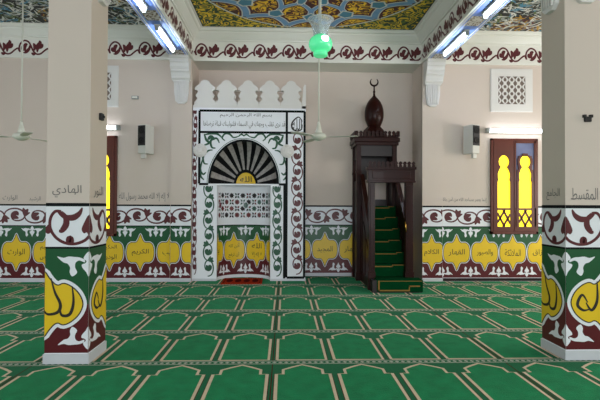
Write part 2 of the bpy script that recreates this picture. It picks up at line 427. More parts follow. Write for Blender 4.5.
struct(boxes('wall_side_left', [(XA - .2, XA, YR, W2 + .3, 0, ZC)], 'wall'))
struct(boxes('wall_side_right', [(XZ, XZ + .2, YR, W2 + .3, 0, ZC)], 'wall'))
ceil = struct(boxes('ceiling', [(XA - .2, XZ + .2, YR, W2 + .3, ZC, ZC + .2)], 'plaster'))

# brackets ------------------------------------------------------------------
def bracket(f, parent, name='bracket'):
    """plaster corbel: f(u along the wall, d out of the wall, z)"""
    bm = bmesh.new()
    prof = [(0, ZB), (.30, ZB), (.30, ZB - .05), (.275, ZB - .07), (.275, ZB - .13), (.25, ZB - .15), (.245, ZB - .22), (.21, ZB - .27),
            (.21, ZB - .30), (.17, ZB - .33), (.135, ZB - .40), (.135, ZB - .43), (.10, ZB - .46), (0, ZB - .46)]
    prism(bm, prof, lambda d, z, u: f(u, d, z), -.19, .19)
    prism(bm, [(-.155, ZB - .46), (.155, ZB - .46), (.15, ZB - .7), (.12, ZB - .90), (.06, ZB - .95), (-.06, ZB - .95), (-.12, ZB - .90), (-.15, ZB - .7)],
          lambda u, z, d: f(u, d, z), 0, .05)
    for k in range(5):
        u = -.108 + .054 * k
        prism(bm, [(u - .018, ZB - .48), (u + .018, ZB - .48), (u * .8 + .012, ZB - .88), (u * .8, ZB - .91), (u * .8 - .012, ZB - .88)], lambda u, z, d: f(u, d, z), .05, .072)
    prism(bm, [(-.17, ZB - .46), (.17, ZB - .46), (.17, ZB - .495), (-.17, ZB - .495)], lambda u, z, d: f(u, d, z), 0, .085)
    return link(name, bm, 'bracket', parent)

# pilasters where the beams meet the front wall -------------------------------
for n, (x0, ctr) in enumerate(((XL - CW, at(167.5, 250, W1 - .05).x), (XR, at(431.5, 250, W1 - .05).x))):
    x1 = x0 + CW
    p = struct(boxes('trim_%d' % (n + 1), [(x0, x1, W1 - .05, W1 + .02, 0, ZB)], 'wall'))
    P = Paint((x0, x1)); dado(P, x0, x1, .56, ctr, [['الله', 'الرؤف'] if n == 0 else ['الكلام']], scroll_start=x0 + .03, hw=.255, k=.52)
    P.build('painted_dado', lambda s, z, h: (s, W1 - .05 - h, z), p)
    boxes('skirting', [(x0 - .005, x1 + .005, W1 - .075, W1 - .05, 0, .06)], 'marble', p)
    bracket(lambda u, d, z, c=(x0 + x1) / 2: (c + u, W1 - .05 - d, z), p)

# beams ------------------------------------------------------------------------
def beam_band(P, s0, s1, start, per=.62, zc=4.895):
    """arch with a trefoil hanging in it, then a rising leaf, over and over"""
    k = math.floor((s0 - start) / per)
    while start + k * per < s1:
        o = start + k * per; k += 1
        for q, w in (([(.02, -.10), (.0, .0), (.04, .09), (.13, .145), (.23, .11), (.29, .02), (.34, -.07), (.42, -.135), (.52, -.13), (.62, -.06), (.70, -.02), (.74, -.08)], lambda t: .04),
                     ([(.27, .07), (.24, -.03), (.17, -.10), (.10, -.11)], lambda t: .02 + .05 * sin(pi * t)),
                     ([(.15, -.09), (.13, .0), (.16, .06), (.20, .05)], lambda t: .02 + .07 * sin(pi * t)),
                     ([(.14, -.06), (.08, -.03), (.065, .03)], lambda t: .02 + .06 * sin(pi * t)),
                     ([(.15, -.08), (.21, -.06), (.235, -.01)], lambda t: .02 + .06 * sin(pi * t)),
                     ([(.36, -.07), (.38, .02), (.34, .09)], lambda t: .02 + .06 * sin(pi * t)),
                     ([(.44, -.10), (.45, .02), (.50, .09), (.49, .15)], lambda t: .02 + .085 * sin(pi * t)),
                     ([(.47, -.02), (.54, .02), (.57, .08)], lambda t: .02 + .06 * sin(pi * t)),
                     ([(.40, -.12), (.35, -.14), (.30, -.11)], lambda t: .02 + .05 * sin(pi * t))):
            P.ribbon(spline([(o + u * .845, zc + v) for u, v in q], 4), (lambda t, w=w: .88 * w(t)), 'scroll', 2)
for n, (x0, inner) in enumerate(((XL - CW, 1), (XR, -1))):
    x1 = x0 + CW
    b = struct(boxes('beam_left' if n == 0 else 'beam_right', [(x0, x1, YR, W1 + .02, ZB, ZC + .02)], 'plaster'))
    xi = x1 if inner > 0 else x0
    P = Paint((4.9, W1)); beam_band(P, 4.9, W1, W1)
    P.build('painted_scroll', lambda s, z, h, xi=xi, i=inner: (xi + i * h, s, z), b)
    boxes('lower_moulding', [(xi - .01 if inner > 0 else xi - .03, xi + .03 if inner > 0 else xi + .01, YR, W1, ZB - .012, ZB + .03)], 'plaster', b)
    P = Paint()
    P.rect4(x0 + .01, x1 - .01, 5.1, W1 - .36, 'blue', 1); P.rect4(x0 + .085, x1 - .085, 5.1, W1 - .36, 'soffit', 2)
    for e in (x0 + .045, x1 - .045): P.rect4(e - .012, e + .012, 5.1, W1 - .36, 'c_white', 2)
    for y0, y1 in ((7.55, 8.95), (5.75, 7.15)): P.rect4(x0 + .07, x1 - .07, y0, y1, 'blue', 3)  # blue patches round the tubes, their glare put into the colour
    P.build('painted_soffit', lambda s, y, h: (s, y, ZB - h), b)
b = struct(boxes('beam_back', [(XL, XR, W1, W2 + .1, ZB, ZC)], 'plaster'))
P = Paint((XL + .02, XR - .02)); beam_band(P, XL, XR, XL + .06)
P.build('painted_scroll', lambda s, z, h: (s, W1 - h, z), b)
boxes('lower_moulding', [(XL + .03, XR - .03, W1 - .035, W1 + .01, ZB - .02, ZB + .025), (XL + .03, XR - .03, W1 - .02, W1 + .01, ZB + .025, ZB + .05)], 'plaster', b)
for n, (x0, x1) in enumerate(((XA, XL - CW), (XR + CW, XZ))):
    b = struct(boxes('trim_%d' % (3 + n), [(x0, x1, W1 - .04, W1 + .01, ZB - .01, ZC)], 'plaster'))
    P = Paint((x0, x1)); beam_band(P, x0, x1, -2.47 if n == 0 else 3.35)
    P.build('painted_scroll', lambda s, z, h: (s, W1 - .04 - h, z), b)

# ceilings ---------------------------------------------------------------------
def cove(name, x0, x1, y0, y1):
    prof = [(0, 5.10), (.035, 5.10), (.035, 5.125), (.06, 5.14), (.10, 5.18), (.15, 5.235), (.15, 5.255), (.19, 5.27), (.205, 5.29), (.205, 5.305), (.24, 5.31), (.24, ZC)]
    bm = bmesh.new(); rings = []
    for d, z in prof: rings.append([bm.verts.new((x, y, z)) for x, y in ((x0 + d, y0 + d), (x1 - d, y0 + d), (x1 - d, y1 - d), (x0 + d, y1 - d))])
    for a, c in zip(rings, rings[1:]):
        for k in range(4): bm.faces.new((a[k], a[(k + 1) % 4], c[(k + 1) % 4], c[k]))
    return link(name, bm, 'plaster', None)
YC0 = 4.9
struct(cove('trim_5', XL, XR, YC0, W1)); struct(cove('trim_6', XA, XL - CW, YC0, W1 - .04)); struct(cove('trim_7', XR + CW, XZ, YC0, W1 - .04))
CX = (XL + XR) / 2
ax0, ax1, ay0, ay1 = XL + .25, XR - .25, YC0 + .25, W1 - .25
P = Paint((ax0, ax1, ay0, ay1))
P.rect4(ax0, ax1, ay0, ay1, 'c_green', 1)
R = 2.13; CY = ay1 - R
circ = lambda r, n=64, a0=0: [(CX + r * cos(a0 + 2 * pi * k / n), CY + r * sin(a0 + 2 * pi * k / n)) for k in range(n)]
P.poly(circ(R), 'c_white', 2); P.poly(circ(R - .045), 'c_dark', 3); P.poly(circ(R - .06), 'c_red', 4)
NP = 14
pol = lambda r_, t: (CX + r_ * cos(t), CY + r_ * sin(t))
for ring, (ro, ri) in enumerate(((R - .10, R * .80), (R * .62, R * .48))):
    for k in range(NP):
        t0 = 2 * pi * (k + .5 * ring) / NP + pi / 2; dt = pi / NP
        arc_ = spline([pol(ro, t0 - dt), pol(ro * .35 + ri * .65, t0 - dt * .62), pol(ri, t0), pol(ro * .35 + ri * .65, t0 + dt * .62), pol(ro, t0 + dt)], 5)
        for wd, m, ly in ((.26, 'c_maroon', 5), (.17, 'c_white', 7), (.12, 'c_blue', 8)): P.ribbon(arc_, wd * (1 if ring == 0 else .6), m, ly)
        rad = [pol(ri + .0, t0), pol((ri + (R * .55 if ring == 0 else .5)) / 2, t0), pol(R * .55 if ring == 0 else .5, t0)]
        for wd, m, ly in ((.30, 'c_maroon', 5), (.19, 'c_white', 7), (.14, 'c_blue' if ring == 0 else 'c_teal', 8)): P.ribbon(rad, lambda t, w=wd: w * (1 - .55 * t), m, ly)
        lf = [pol(ri + .02, t0 - .05), pol(ri - .16, t0 - .11), pol(ri - .34, t0), pol(ri - .16, t0 + .11), pol(ri + .02, t0 + .05)]
        P.poly(lf, 'c_white', 9); P.poly([(x + (pol(ri - .14, t0)[0] - x) * .22, y + (pol(ri - .14, t0)[1] - y) * .22) for x, y in lf], 'c_teal', 10)
P.poly(circ(.5), 'c_white', 14); P.poly(circ(.45), 'c_green', 15)
for xa, xb in ((ax0, ax0 + .02), (ax1 - .02, ax1)): P.rect4(xa, xb, ay0, ay1, 'c_dark', 3)
P.rect4(ax0, ax1, ay1 - .02, ay1, 'c_dark', 1.5)
P.build('painted_rosette', lambda s, y, h: (s, y, ZC - .001 - h), ceil)
for x0, x1 in ((XA + .25, XL - CW - .25), (XR + CW + .25, XZ - .25)):
    P = Paint((x0, x1, ay0, W1 - .29)); P.rect4(x0, x1, ay0, W1 - .29, 'c_dark', 1)
    for k in range(2600):
        cx, cy = random.uniform(x0, x1), random.uniform(6.2, W1 - .3); an = random.uniform(0, pi); cv = random.uniform(-.12, .12); L = random.uniform(.18, .42)
        near = sin(cx * 2.1 + 1) * sin(cy * 2.6)
        m = random.choice(['c_white', 'c_white', 'c_grey', 'c_teal', 'c_dark', 'c_dark', 'c_olive'] if near < .35 else ['c_gold', 'c_gold', 'c_grey', 'c_white', 'c_maroon'])
        pts = spline([(cx - cos(an) * L / 2, cy - sin(an) * L / 2), (cx - sin(an) * cv, cy + cos(an) * cv), (cx + cos(an) * L / 2, cy + sin(an) * L / 2)], 3)
        P.ribbon(pts, lambda t: (.010 + .030 * sin(pi * t)), m, 2 + k % 5)
    P.build('painted_arabesque', lambda s, y, h: (s, y, ZC - .001 - h), ceil)

# ------------------------------------------------------------------ carpet
CWX, X00, ROW, Y00 = .597, -.119, 1.13, 4.62
class Carpet(Paint):
    def poly(self, pts, m, layer=1):
        for rc in ((XA + .05, XZ - .05, YR + .3, W1 - .08), (XL + .01, XR - .01, W1 - .08, W2 - .03)):
            q = clip(pts, *rc)
            if len(q) > 2: self.items.append((q, m, layer))
P = Carpet()
P.rect4(XA, XZ, YR, W2, 'carpet_dark', 0)
CARP = (-4.9, 8)
nx0, nx1 = math.floor((XA - X00) / CWX), math.ceil((XZ - X00) / CWX)
for r in range(-4, 6):
    yb = Y00 + r * ROW
    P.rect4(XA, XZ, yb - .045, yb + .045, 'carpet_dark', 1)
    for e in (-.04, .04): P.rect4(XA, XZ, yb + e - .008, yb + e + .008, 'bead', 2)
    if r >= -1:
        x = XA
        while x < XZ:
            if -1.2 - yb * .8 < x < 1.4 + yb * .85: P.poly([(x, yb - .026), (x + .024, yb), (x, yb + .026), (x - .024, yb)], 'bead', 2)
            x += .06
    for k in range(nx0, nx1 + 1):
        x0 = X00 + k * CWX; xm = x0 + CWX / 2
        o = [(-.255, .06), (-.255, .70), (-.19, .70), (-.19, .80), (-.10, .86), (0, .915), (.10, .86), (.19, .80), (.19, .70), (.255, .70), (.255, .06)]
        full = [(xm + u, yb + v * ROW * 1.02) for u, v in o]
        P.poly(full, 'carpet', 1)
        ring = full + [full[0]]
        P.ribbon(ring, .031, 'tan', 3)
        P.ribbon([(xm + u * 1.07, yb + v * ROW * 1.02) for u, v in o[:3]], .006, 'rust', 2)
        P.ribbon([(xm + u * 1.07, yb + v * ROW * 1.02) for u, v in o[-3:]], .006, 'rust', 2)
        if k % 4 == 0: P.rect4(x0 - .005, x0 + .005, yb + .05, yb + ROW - .05, 'rust', 1)
cp = P.build('carpet', lambda s, y, h: (s, y, .0008 + h * .7))
tag(cp, 'green wall-to-wall carpet woven with rows of tan outlined prayer niches', 'carpet')

# ------------------------------------------------------------------ columns
def column(x0, Y0, label, corner_right, fr, sd, hook):
    x1, y1 = x0 + CW, Y0 + CW
    t = thing('painted_column', label, 'column', ((x0 + x1) / 2, (Y0 + y1) / 2, .004)); t['kind'] = 'thing'
    ox, oy = t.location.x, t.location.y
    hw_ = CW / 2
    boxes('shaft', [(-hw_, hw_, -hw_, hw_, 0, ZB - .004)], 'wall', t, .004)
    boxes('plinth', [(-hw_ - .013, hw_ + .013, -hw_ - .013, hw_ + .013, 0, .10)], 'marble', t, .004)
    fm = {'front': lambda s, z, h: (-hw_ + s, -hw_ - h, z), 'right': lambda s, z, h: (hw_ + h, -hw_ + (s - CW), z),
          'left': lambda s, z, h: (-hw_ - h, -hw_ - s, z), 'back': lambda s, z, h: (hw_ - (s - 2 * CW), hw_ + h, z)}
    rg = {'front': (0, CW), 'right': (CW, 2 * CW), 'left': (-CW, 0), 'back': (2 * CW, 3 * CW)}
    ctr = 0 if corner_right else CW
    for nm in ('front', 'right', 'left', 'back'):
        s0, s1 = rg[nm]; P = Paint((s0, s1))
        dado(P, s0, s1, 2 * CW, ctr, (), scroll_L=CW * .98, scroll_start=s0 - .12, k=1.0, hw=.372, sc_w=.03, z_floor=.10)
        for n in (-2, 0, 2):                                    # the big word across the corner
            c = ctr + n * CW
            for q in ([(c + .27, .78), (c + .285, .62), (c + .25, .50), (c + .17, .49), (c + .15, .57)],
                      [(c + .06, .86), (c + .10, .72), (c + .155, .60), (c + .13, .52), (c + .03, .50), (c - .02, .56)],
                      [(c - .1, .82), (c - .1, .62), (c - .16, .52), (c - .22, .60)], [(c - .2, .60), (c - .26, .68), (c - .31, .58), (c - .25, .52), (c - .18, .53)]):
                P.ribbon(spline(q, 6), lambda t: .010 + .022 * sin(pi * t), 'ink', 7)
        if nm in ('front', 'right' if corner_right else 'left'):
            m = (s0 + s1) / 2
            P.text(fr if nm == 'front' else sd, m + (-.01 if nm == 'front' else 0), 1.735, .29 if nm == 'front' else .24, .125, 'ink3', 2)
        P.build('painted_dado', fm[nm], t)
    for k, fn in enumerate((lambda u, d, z: (u, -hw_ - d, z), lambda u, d, z: (hw_ + d, u, z), lambda u, d, z: (-hw_ - d, u, z), lambda u, d, z: (u, hw_ + d, z))):
        bracket(fn, t)
    bm = bmesh.new()
    hx, hy, nrm = hook
    if nrm == 'x': box(bm, hx, hx + .035, hy - .03, hy + .03, 2.5, 2.575, .006); box(bm, hx + .03, hx + .05, hy - .012, hy + .012, 2.525, 2.55)
    else:
        box(bm, hx - .035, hx + .035, hy - .03, hy, 2.49, 2.545, .006); box(bm, hx - .05, hx - .02, hy - .028, hy, 2.535, 2.565); box(bm, hx + .02, hx + .05, hy - .028, hy, 2.535, 2.565)
    o = link('hook', bm, 'black', t); o['label'] = 'small black metal hook'
    return t
LX0, RX0 = XL - CW, XR
column(LX0 - .002, 4.62, 'square painted column with scroll and medallion base, standing nearest the mihrab side', True, 'الهادي', 'النور', (CW / 2, 0.02, 'x'))
column(RX0 - .005, 4.62, 'square painted column with scroll and medallion base, standing nearest the pulpit side', False, 'المقسط', 'الجامع', (.02, -CW / 2, 'y'))

# ------------------------------------------------------------------ mihrab
YM = 9.62
mh = thing('mihrab', 'painted prayer niche with striped half dome under a white crenellated crest', 'prayer niche', (-.884, YM, .004))
def mx(px): return at(px, 200, YM).x + .884
def mz(py, px=244): return at(px, py, YM).z
a_, hA, zs = .72, mz(141) - mz(184), mz(184)
xl, xr, xo = mx(199), mx(286.5), mx(305.5)
x_min = XL + .884 + .005
ztop = mz(108)
D = W2 - YM - .035
F = lambda u, v, d: (u, d, v)
# facing wall with an arched opening, built of convex pieces
bm = bmesh.new()
aw, lw = a_, mx(270.5); db = .56
lwL = mx(217)
box(bm, x_min, lwL, 0, D, 0, zs - .03); box(bm, lw, xo, 0, D, 0, zs - .03)
N = 24
top = [(aw * cos(pi * k / N), zs + hA * sin(pi * k / N)) for k in range(N + 1)]
prev = None
for k in range(N):
    p, q = top[k], top[k + 1]
    prism(bm, [p, q, (q[0], ztop), (p[0], ztop)], F, 0, .06)
prism(bm, [(aw, zs - .03), (xo, zs - .03), (xo, ztop), (aw, ztop)], F, 0, D)
prism(bm, [(-aw, zs - .03), (x_min, zs - .03), (x_min, ztop), (-aw, ztop)], F, 0, D)
prism(bm, [(-aw, zs + hA + .03), (aw, zs + hA + .03), (aw, ztop), (-aw, ztop)], F, .06, D)
link('facing', bm, 'white', mh)
# half dome with striped voussoirs
bm = bmesh.new(); NS = 21; V = 14; sub = 2
def dome(ph, v): return (-aw * cos(ph) * cos(v), .0 + db * sin(v), zs + hA * sin(ph) * cos(v))
vcap = math.acos(.27 / aw)
g_ = {}
for i in range(NS * sub):
    for j in range(V):
        ph0, ph1 = pi * i / (NS * sub), pi * (i + 1) / (NS * sub); v0, v1 = vcap * j / V, vcap * (j + 1) / V
        bm.faces.new([bm.verts.new(dome(*q)) for q in ((ph0, v0), (ph1, v0), (ph1, v1), (ph0, v1))]).material_index = 0 if (i // sub) % 2 == 0 else 1
    for j in range(5):
        ph0, ph1 = pi * i / (NS * sub), pi * (i + 1) / (NS * sub); v0, v1 = vcap + (pi / 2 - vcap) * j / 5, vcap + (pi / 2 - vcap) * (j + 1) / 5
        bm.faces.new([bm.verts.new(dome(*q)) for q in ((ph0, v0), (ph1, v0), (ph1, v1), (ph0, v1))][:4]).material_index = 2 if v0 > vcap + .02 else 0
bmesh.ops.remove_doubles(bm, verts=bm.verts[:], dist=1e-5)
hd = link('half_dome', bm, ['dome_black', 'dome_grey', 'yellow'], mh, True)
P = Paint(); P.text('الله', 0, zs + .13, .26, .13, 'ink', 1)
P.build('lettering', lambda s, z, h: (s, db * sqrt(max(0, 1 - (s / aw) ** 2 - ((z - zs) / hA) ** 2)) - .012, z), hd)
# ledge under the dome and curved niche wall below
nb = .50; ncx, nrx = (lw + lwL) / 2, (lw - lwL) / 2
bm = bmesh.new(); n = 24
arc = [(ncx - nrx * cos(pi * k / n), nb * sin(pi * k / n)) for k in range(n + 1)]
lo = [bm.verts.new((x, y, 0)) for x, y in arc]; hi = [bm.verts.new((x, y, zs - .03)) for x, y in arc]
for k in range(n): bm.faces.new((lo[k], lo[k + 1], hi[k + 1], hi[k]))
nw = link('niche_wall', bm, 'white', mh, True)
bm = bmesh.new()
prism(bm, [(-aw, -.0), (aw, -.0)] + [(aw * cos(pi * k / n), (db + .02) * sin(pi * k / n)) for k in range(1, n)], lambda u, v, d: (u, v, d), zs - .03, zs)
link('ledge', bm, 'white', mh)
ST = 3.3 * .54; cuts = [ST * k / 30 for k in range(31)]
nm_ = lambda s, z, h: (ncx - (nrx - h) * cos(pi * s / ST), (nb - h) * sin(pi * s / ST), z)
P = Paint((0, ST)); dado(P, 0, ST, .54, ST / 2 - .27, [['بيوت'], ['أذن الله', 'أن ترفع'], ['الله', 'لا إله إلا'], ['نور']], top=False, hw=.245, k=.5)
P.rect4(0, ST, 1.19, zs, 'white', 5)
P.build('painted_dado', nm_, nw, cuts)
# pierced lattice band
P = Paint((.10, ST - .10))
zl0, zl1 = mz(219), mz(192)
px_, pz_ = (ST - .2) / 12, (zl1 - zl0) / 4
for i in range(12):
    for j in range(4):
        cx, cz = .10 + (i + .5) * px_, zl0 + (j + .5) * pz_
        m = 'dark_hole'
        if (i + j) % 2: 
            for t in range(4):
                an = pi / 4 + t * pi / 2
                P.poly([(cx + cos(an + b) * px_ * r, cz + sin(an + b) * pz_ * r) for b, r in ((0, .08), (.6, .32), (0, .60), (-.6, .32))], random.choice(['dark_hole', 'dark_hole', 'red_hole', 'green_hole']), 8)
        else:
            star = [(cx + cos(pi * q / 8) * px_ * (.50 if q % 2 == 0 else .32), cz + sin(pi * q / 8) * pz_ * (.46 if q % 2 == 0 else .30)) for q in range(16)]
            P.poly(star, random.choice(['red_hole', 'green_hole', 'dark_hole', 'dark_hole']), 8)
for cx, m in ((.10 + .75 * px_, 'red_hole'), (ST / 2, 'green_hole')):
    P.poly([(cx + cos(2 * pi * q / 16) * .062, (zl0 + zl1) / 2 + sin(2 * pi * q / 16) * .075) for q in range(16)], 'white', 9)
    P.poly([(cx + cos(2 * pi * q / 16) * .052, (zl0 + zl1) / 2 + sin(2 * pi * q / 16) * .065) for q in range(16)], m, 10)
P.build('lattice', nm_, nw, cuts)
# painted facing
P = Paint()
gl0, gl1 = mx(201.5), mx(216); gr0, gr1 = mx(271), mx(283.5)
sw = lambda u, v: (v, u)
for a0, a1 in ((gl0, gl1), (gr0, gr1)):
    P.rect = (a0, a1, .06, zs - .05)
    vine(P, .1, zs - .12, (a0 + a1) / 2, (a1 - a0) * .84, .335, 'deep_green', .022, 2, .1, sw)
P.rect = (mx(289.5), mx(304.5), .1, mz(133))
vine(P, .14, mz(134) - .02, mx(297), .28, .335, 'scroll', .022, 2, .14, sw)
P.rect = (x_min, xl - .02, .1, mz(111))
vine(P, .14, mz(112), (x_min + xl) / 2 - .02, .10, .30, 'scroll', .015, 2, .14, sw)
P.rect = None
LW = .048
def ln(x0, z0, x1, z1): P.ribbon([(x0, z0), (x1, z1)], LW, 'line', 3)
zt, zm = mz(111), mz(132.5)
ln(xl, zt, xo - .02, zt); ln(xl, zm, xo - .02, zm); ln(xl, zs, xl, zt); ln(xr, .07, xr, zt); ln(xo - .025, .07, xo - .025, zt); ln(mx(287), .07, xo - .02, .07)
ln(xl, zs - .01, -aw - .03, zs - .01); ln(aw + .03, zs - .01, xr, zs - .01)
ln(gr1 + .02, .05, gr1 + .02, zs)
arcp = lambda k: [((aw + k) * cos(pi * j / 32), zs + (hA + k) * sin(pi * j / 32)) for j in range(33)]
P.ribbon(arcp(.012), .045, 'line', 3)
P.ribbon([(x, z) for x, z in arcp(.055)], .012, 'deep_green', 3)
for sg in (1, -1):                                        # spandrel scrolls
    for q, wd in (([(.10, zs + hA + .10), (.22, zs + hA + .07), (.30, zs + hA + .14), (.40, zs + hA + .15), (.46, zs + hA + .06), (.40, zs + hA + .0)], .026),
                  ([(.46, zs + hA + .06), (.56, zs + hA + .14), (.70, zs + hA + .15), (.84, zs + hA + .12)], .03),
                  ([(.84, zs + hA + .14), (.80, zs + hA + .02), (.74, zs + hA - .05), (.84, zs + hA - .10)], .034),
                  ([(.52, zs + hA - .05), (.58, zs + hA + .05), (.70, zs + hA + .0), (.68, zs + hA - .14), (.60, zs + hA - .16)], .03),
                  ([(.66, zs + hA - .2), (.76, zs + hA - .22), (.86, zs + hA - .34), (.84, zs + hA - .48), (.76, zs + hA - .50)], .026),
                  ([(.86, zs + hA - .36), (.92, zs + .30), (.86, zs + .20), (.80, zs + .24)], .028),
                  ([(.90, zs + .30), (.91, zs + .16), (.84, zs + .08)], .026), ([(.0, zs + hA + .10), (.05, zs + hA + .14), (.12, zs + hA + .09)], .022),
                  ([(.62, zs + hA + .02), (.70, zs + hA + .08), (.76, zs + hA + .02)], .05)):
        P.ribbon(spline([(sg * u, v) for u, v in q], 5), lambda t, w=wd: w * (.7 + .9 * sin(pi * t)), 'deep_green', 2)
P.text('بسم الله الرحمن الرحيم', mx(245.5), mz(115.5), mx(273) - mx(221), .10, 'ink2', 2)
P.text('قد نرى تقلب وجهك في السماء فلنولينك قبلة ترضاها', mx(244), mz(125), mx(285) - mx(203), .17, 'ink2', 2)
P.text('الله', mx(296.5), mz(124), .22, .24, 'ink', 2)
P.ribbon(spline([(mx(302), mz(124)), (mx(301), mz(129)), (mx(296.5), mz(130.5)), (mx(292), mz(128)), (mx(292), mz(122)), (mx(298), mz(116.5)), (mx(302), mz(121))], 5), lambda t: .014 + .02 * sin(pi * t), 'ink', 2)
P.build('painted_facing', lambda s, z, h: (s, -h, z), mh)
for cxp in (200, 287):
    bm = bmesh.new(); cx, cz = mx(cxp), mz(151)
    pr = [(.0, -.075), (.05, -.07), (.06, -.055), (.095, -.055), (.115, -.04), (.135, -.04), (.145, -.02), (.145, 0)]
    lathe(bm, [(r, -d) for r, d in pr], 20)
    for k in range(8):
        t = 2 * pi * k / 8; box(bm, .1 * cos(t) - .02, .1 * cos(t) + .02, .1 * sin(t) - .02, .1 * sin(t) + .02, .05, .066, .006)
    bmesh.ops.transform(bm, matrix=Matrix.Translation((cx, 0, cz)) @ Matrix.Rotation(radians(90), 4, 'X'), verts=bm.verts[:])
    link('rosette', bm, 'bracket', mh, False)
# crest of merlons
half = [(.5, 0), (.49, .14), (.40, .20), (.36, .28), (.42, .34), (.44, .40), (.36, .48), (.33, .56), (.40, .60), (.48, .60), (.46, .70), (.36, .78), (.25, .84), (.18, .94), (.08, .99), (0, 1.0)]
bm = bmesh.new(); zb, ht = mz(108), mz(80) - mz(108); per = mx(247.5) - mx(226)
for c in (204.3, 225.8, 247.5, 269.2, 290.7):
    c = mx(c)
    pts = [(c + u * per, zb + .05 + v * (ht - .05)) for u, v in half] + [(c - u * per, zb + .05 + v * (ht - .05)) for u, v in reversed(half[:-1])]
    prism(bm, pts, F, .0, .07)
e = mx(290.7) + .5 * per
prism(bm, [(e, zb), (xo, zb), (xo, zb + ht * .85), (xo - .025, zb + ht * .88), (xo - .05, zb + ht * .8), (e + .01, zb + .15)], F, 0, .07)
prism(bm, [(x_min, zb), (xo, zb), (xo, zb + .052), (x_min, zb + .052)], F, 0, .07)
link('crest', bm, 'bracket', mh)
for q in ((x_min, lwL, -.02, 0, 0, .05), (lw, xo + .01, -.03, 0, 0, .045)): boxes('base_stone', [q], 'marble', mh, .004)

# red rug in the niche
P = Paint()
rug = [(-.40, 0), (.40, 0), (.40, .62), (-.40, .62)]
bm = bmesh.new(); box(bm, -.42, .42, 0, .72, .0, .014, .004)
rg_ = thing('rug', 'small red rug lying on the carpet inside the prayer niche', 'rug', (at(242.5, 283, 9.4).x, 9.2, .004), radians(1))
bd = link('pile', bm, 'rug', rg_)
P.ribbon([(-.37, .05), (.37, .05), (.37, .67), (-.37, .67), (-.37, .05)], .02, 'rug_line', 1)
for k in range(4): P.poly([(-.27 + .18 * k + .07 * cos(2 * pi * j / 8), .36 + .2 * sin(2 * pi * j / 8)) for j in range(8)], 'rug_line', 1)
P.build('woven_pattern', lambda s, y, h: (s, y, .014 + h), rg_)

# ------------------------------------------------------------------ minbar
mb = thing('minbar', 'dark carved wooden pulpit with green carpeted stair, dome and crescent finial', 'pulpit', (1.98, 9.3, .004))
bx, by = 1.98, 9.3
L3 = lambda lst: [(a - bx, b - bx, c - by, d - by, e, f_) for a, b, c, d, e, f_ in lst]
TX0, TX1, TY0, TY1 = 1.535, 2.41, 9.62, 10.24
pw = .10
for x in (TX0, TX1 - pw):
    for y in (TY0, TY1 - pw):
        boxes('tower_post', L3([(x, x + pw, y, y + pw, 0, 2.95), (x - .012, x + pw + .012, y - .012, y + pw + .012, 0, .18), (x - .01, x + pw + .01, y - .01, y + pw + .01, 2.3, 2.36)]), 'wood', mb, .006)
boxes('tower_cornice', L3([(TX0 - .03, TX1 + .03, TY0 - .03, TY1 + .03, 2.91, 2.98), (TX0 - .055, TX1 + .055, TY0 - .05, TY1 + .04, 2.98, 3.07), (TX0 - .03, TX1 + .03, TY0 - .03, TY1 + .03, 3.07, 3.10)]), 'wood', mb, .008)
boxes('tower_panel', L3([(TX0 + pw, TX1 - pw, TY0 + .03, TY0 + .06, 2.68, 2.91), (TX0 + .03, TX0 + .06, TY0 + pw, TY1 - pw, 0, 2.15), (TX0 + .03, TX0 + .06, TY0 + pw, TY1 - pw, 2.62, 2.91),
                         (TX1 - .06, TX1 - .03, TY0 + pw, TY1 - pw, 0, 2.15), (TX1 - .06, TX1 - .03, TY0 + pw, TY1 - pw, 2.62, 2.91), (TX0 + pw, TX1 - pw, TY1 - .06, TY1 - .03, 2.2, 2.91), (TX0 + pw, TX1 - pw, TY1 - .06, TY1 - .03, 0, 1.75)]), 'wood_dark', mb)
def crenel(name, x0, x1, y0, y1, z, n, h, sides=True):
    bm = bmesh.new()
    shp = [(.36, 0), (.36, .28), (.2, .38), (.36, .5), (.42, .68), (.28, .86), (0, 1)]
    def row(f, L, n):
        p = L / n
        for k in range(n):
            c = (k + .5) * p
            pts = [(c + u * p, v * h) for u, v in shp] + [(c - u * p, v * h) for u, v in reversed(shp[:-1])]
            prism(bm, pts, f, 0, .03)
    row(lambda u, v, d: (x0 + u - bx, y0 + d - by, z + v), x1 - x0, n)
    if sides:
        m = max(2, round(n * (y1 - y0) / (x1 - x0)))
        row(lambda u, v, d: (x0 + d - bx, y0 + u - by, z + v), y1 - y0, m); row(lambda u, v, d: (x1 - d - bx, y0 + u - by, z + v), y1 - y0, m)
    return link(name, bm, 'wood', mb)
crenel('tower_crenellation', TX0 - .05, TX1 + .05, TY0 - .05, TY1 + .03, 3.10, 11, .12)
tcx, tcy = (TX0 + TX1) / 2 - bx, (TY0 + TY1) / 2 - by
bm = bmesh.new(); lathe(bm, [(.27, 3.09), (.28, 3.12), (.27, 3.15), (.245, 3.19), (.255, 3.23), (.23, 3.28), (.18, 3.33), (.15, 3.36)], 8, tcx, tcy); link('dome_drum', bm, 'wood', mb)
bm = bmesh.new()
pr = spline([(.135, 3.355), (.165, 3.42), (.20, 3.52), (.212, 3.63), (.20, 3.76), (.16, 3.88), (.10, 3.97), (.045, 4.03), (.02, 4.07)], 3)
lathe(bm, pr, 28, tcx, tcy); o = link('dome', bm, 'wood', mb, True)
bm = bmesh.new(); lathe(bm, [(.028, 4.04), (.02, 4.12), (.03, 4.14), (.018, 4.17), (.014, 4.25), (.026, 4.27), (.012, 4.29)], 12, tcx, tcy)
cr = [(tcx + .085 * cos(t), tcy, 4.365 + .085 * sin(t)) for t in [radians(50 - 280 * k / 20) for k in range(21)]]
tube(bm, cr, [.006 + .016 * sin(pi * k / 20) for k in range(21)], 8); link('crescent_finial', bm, 'wood', mb, True)
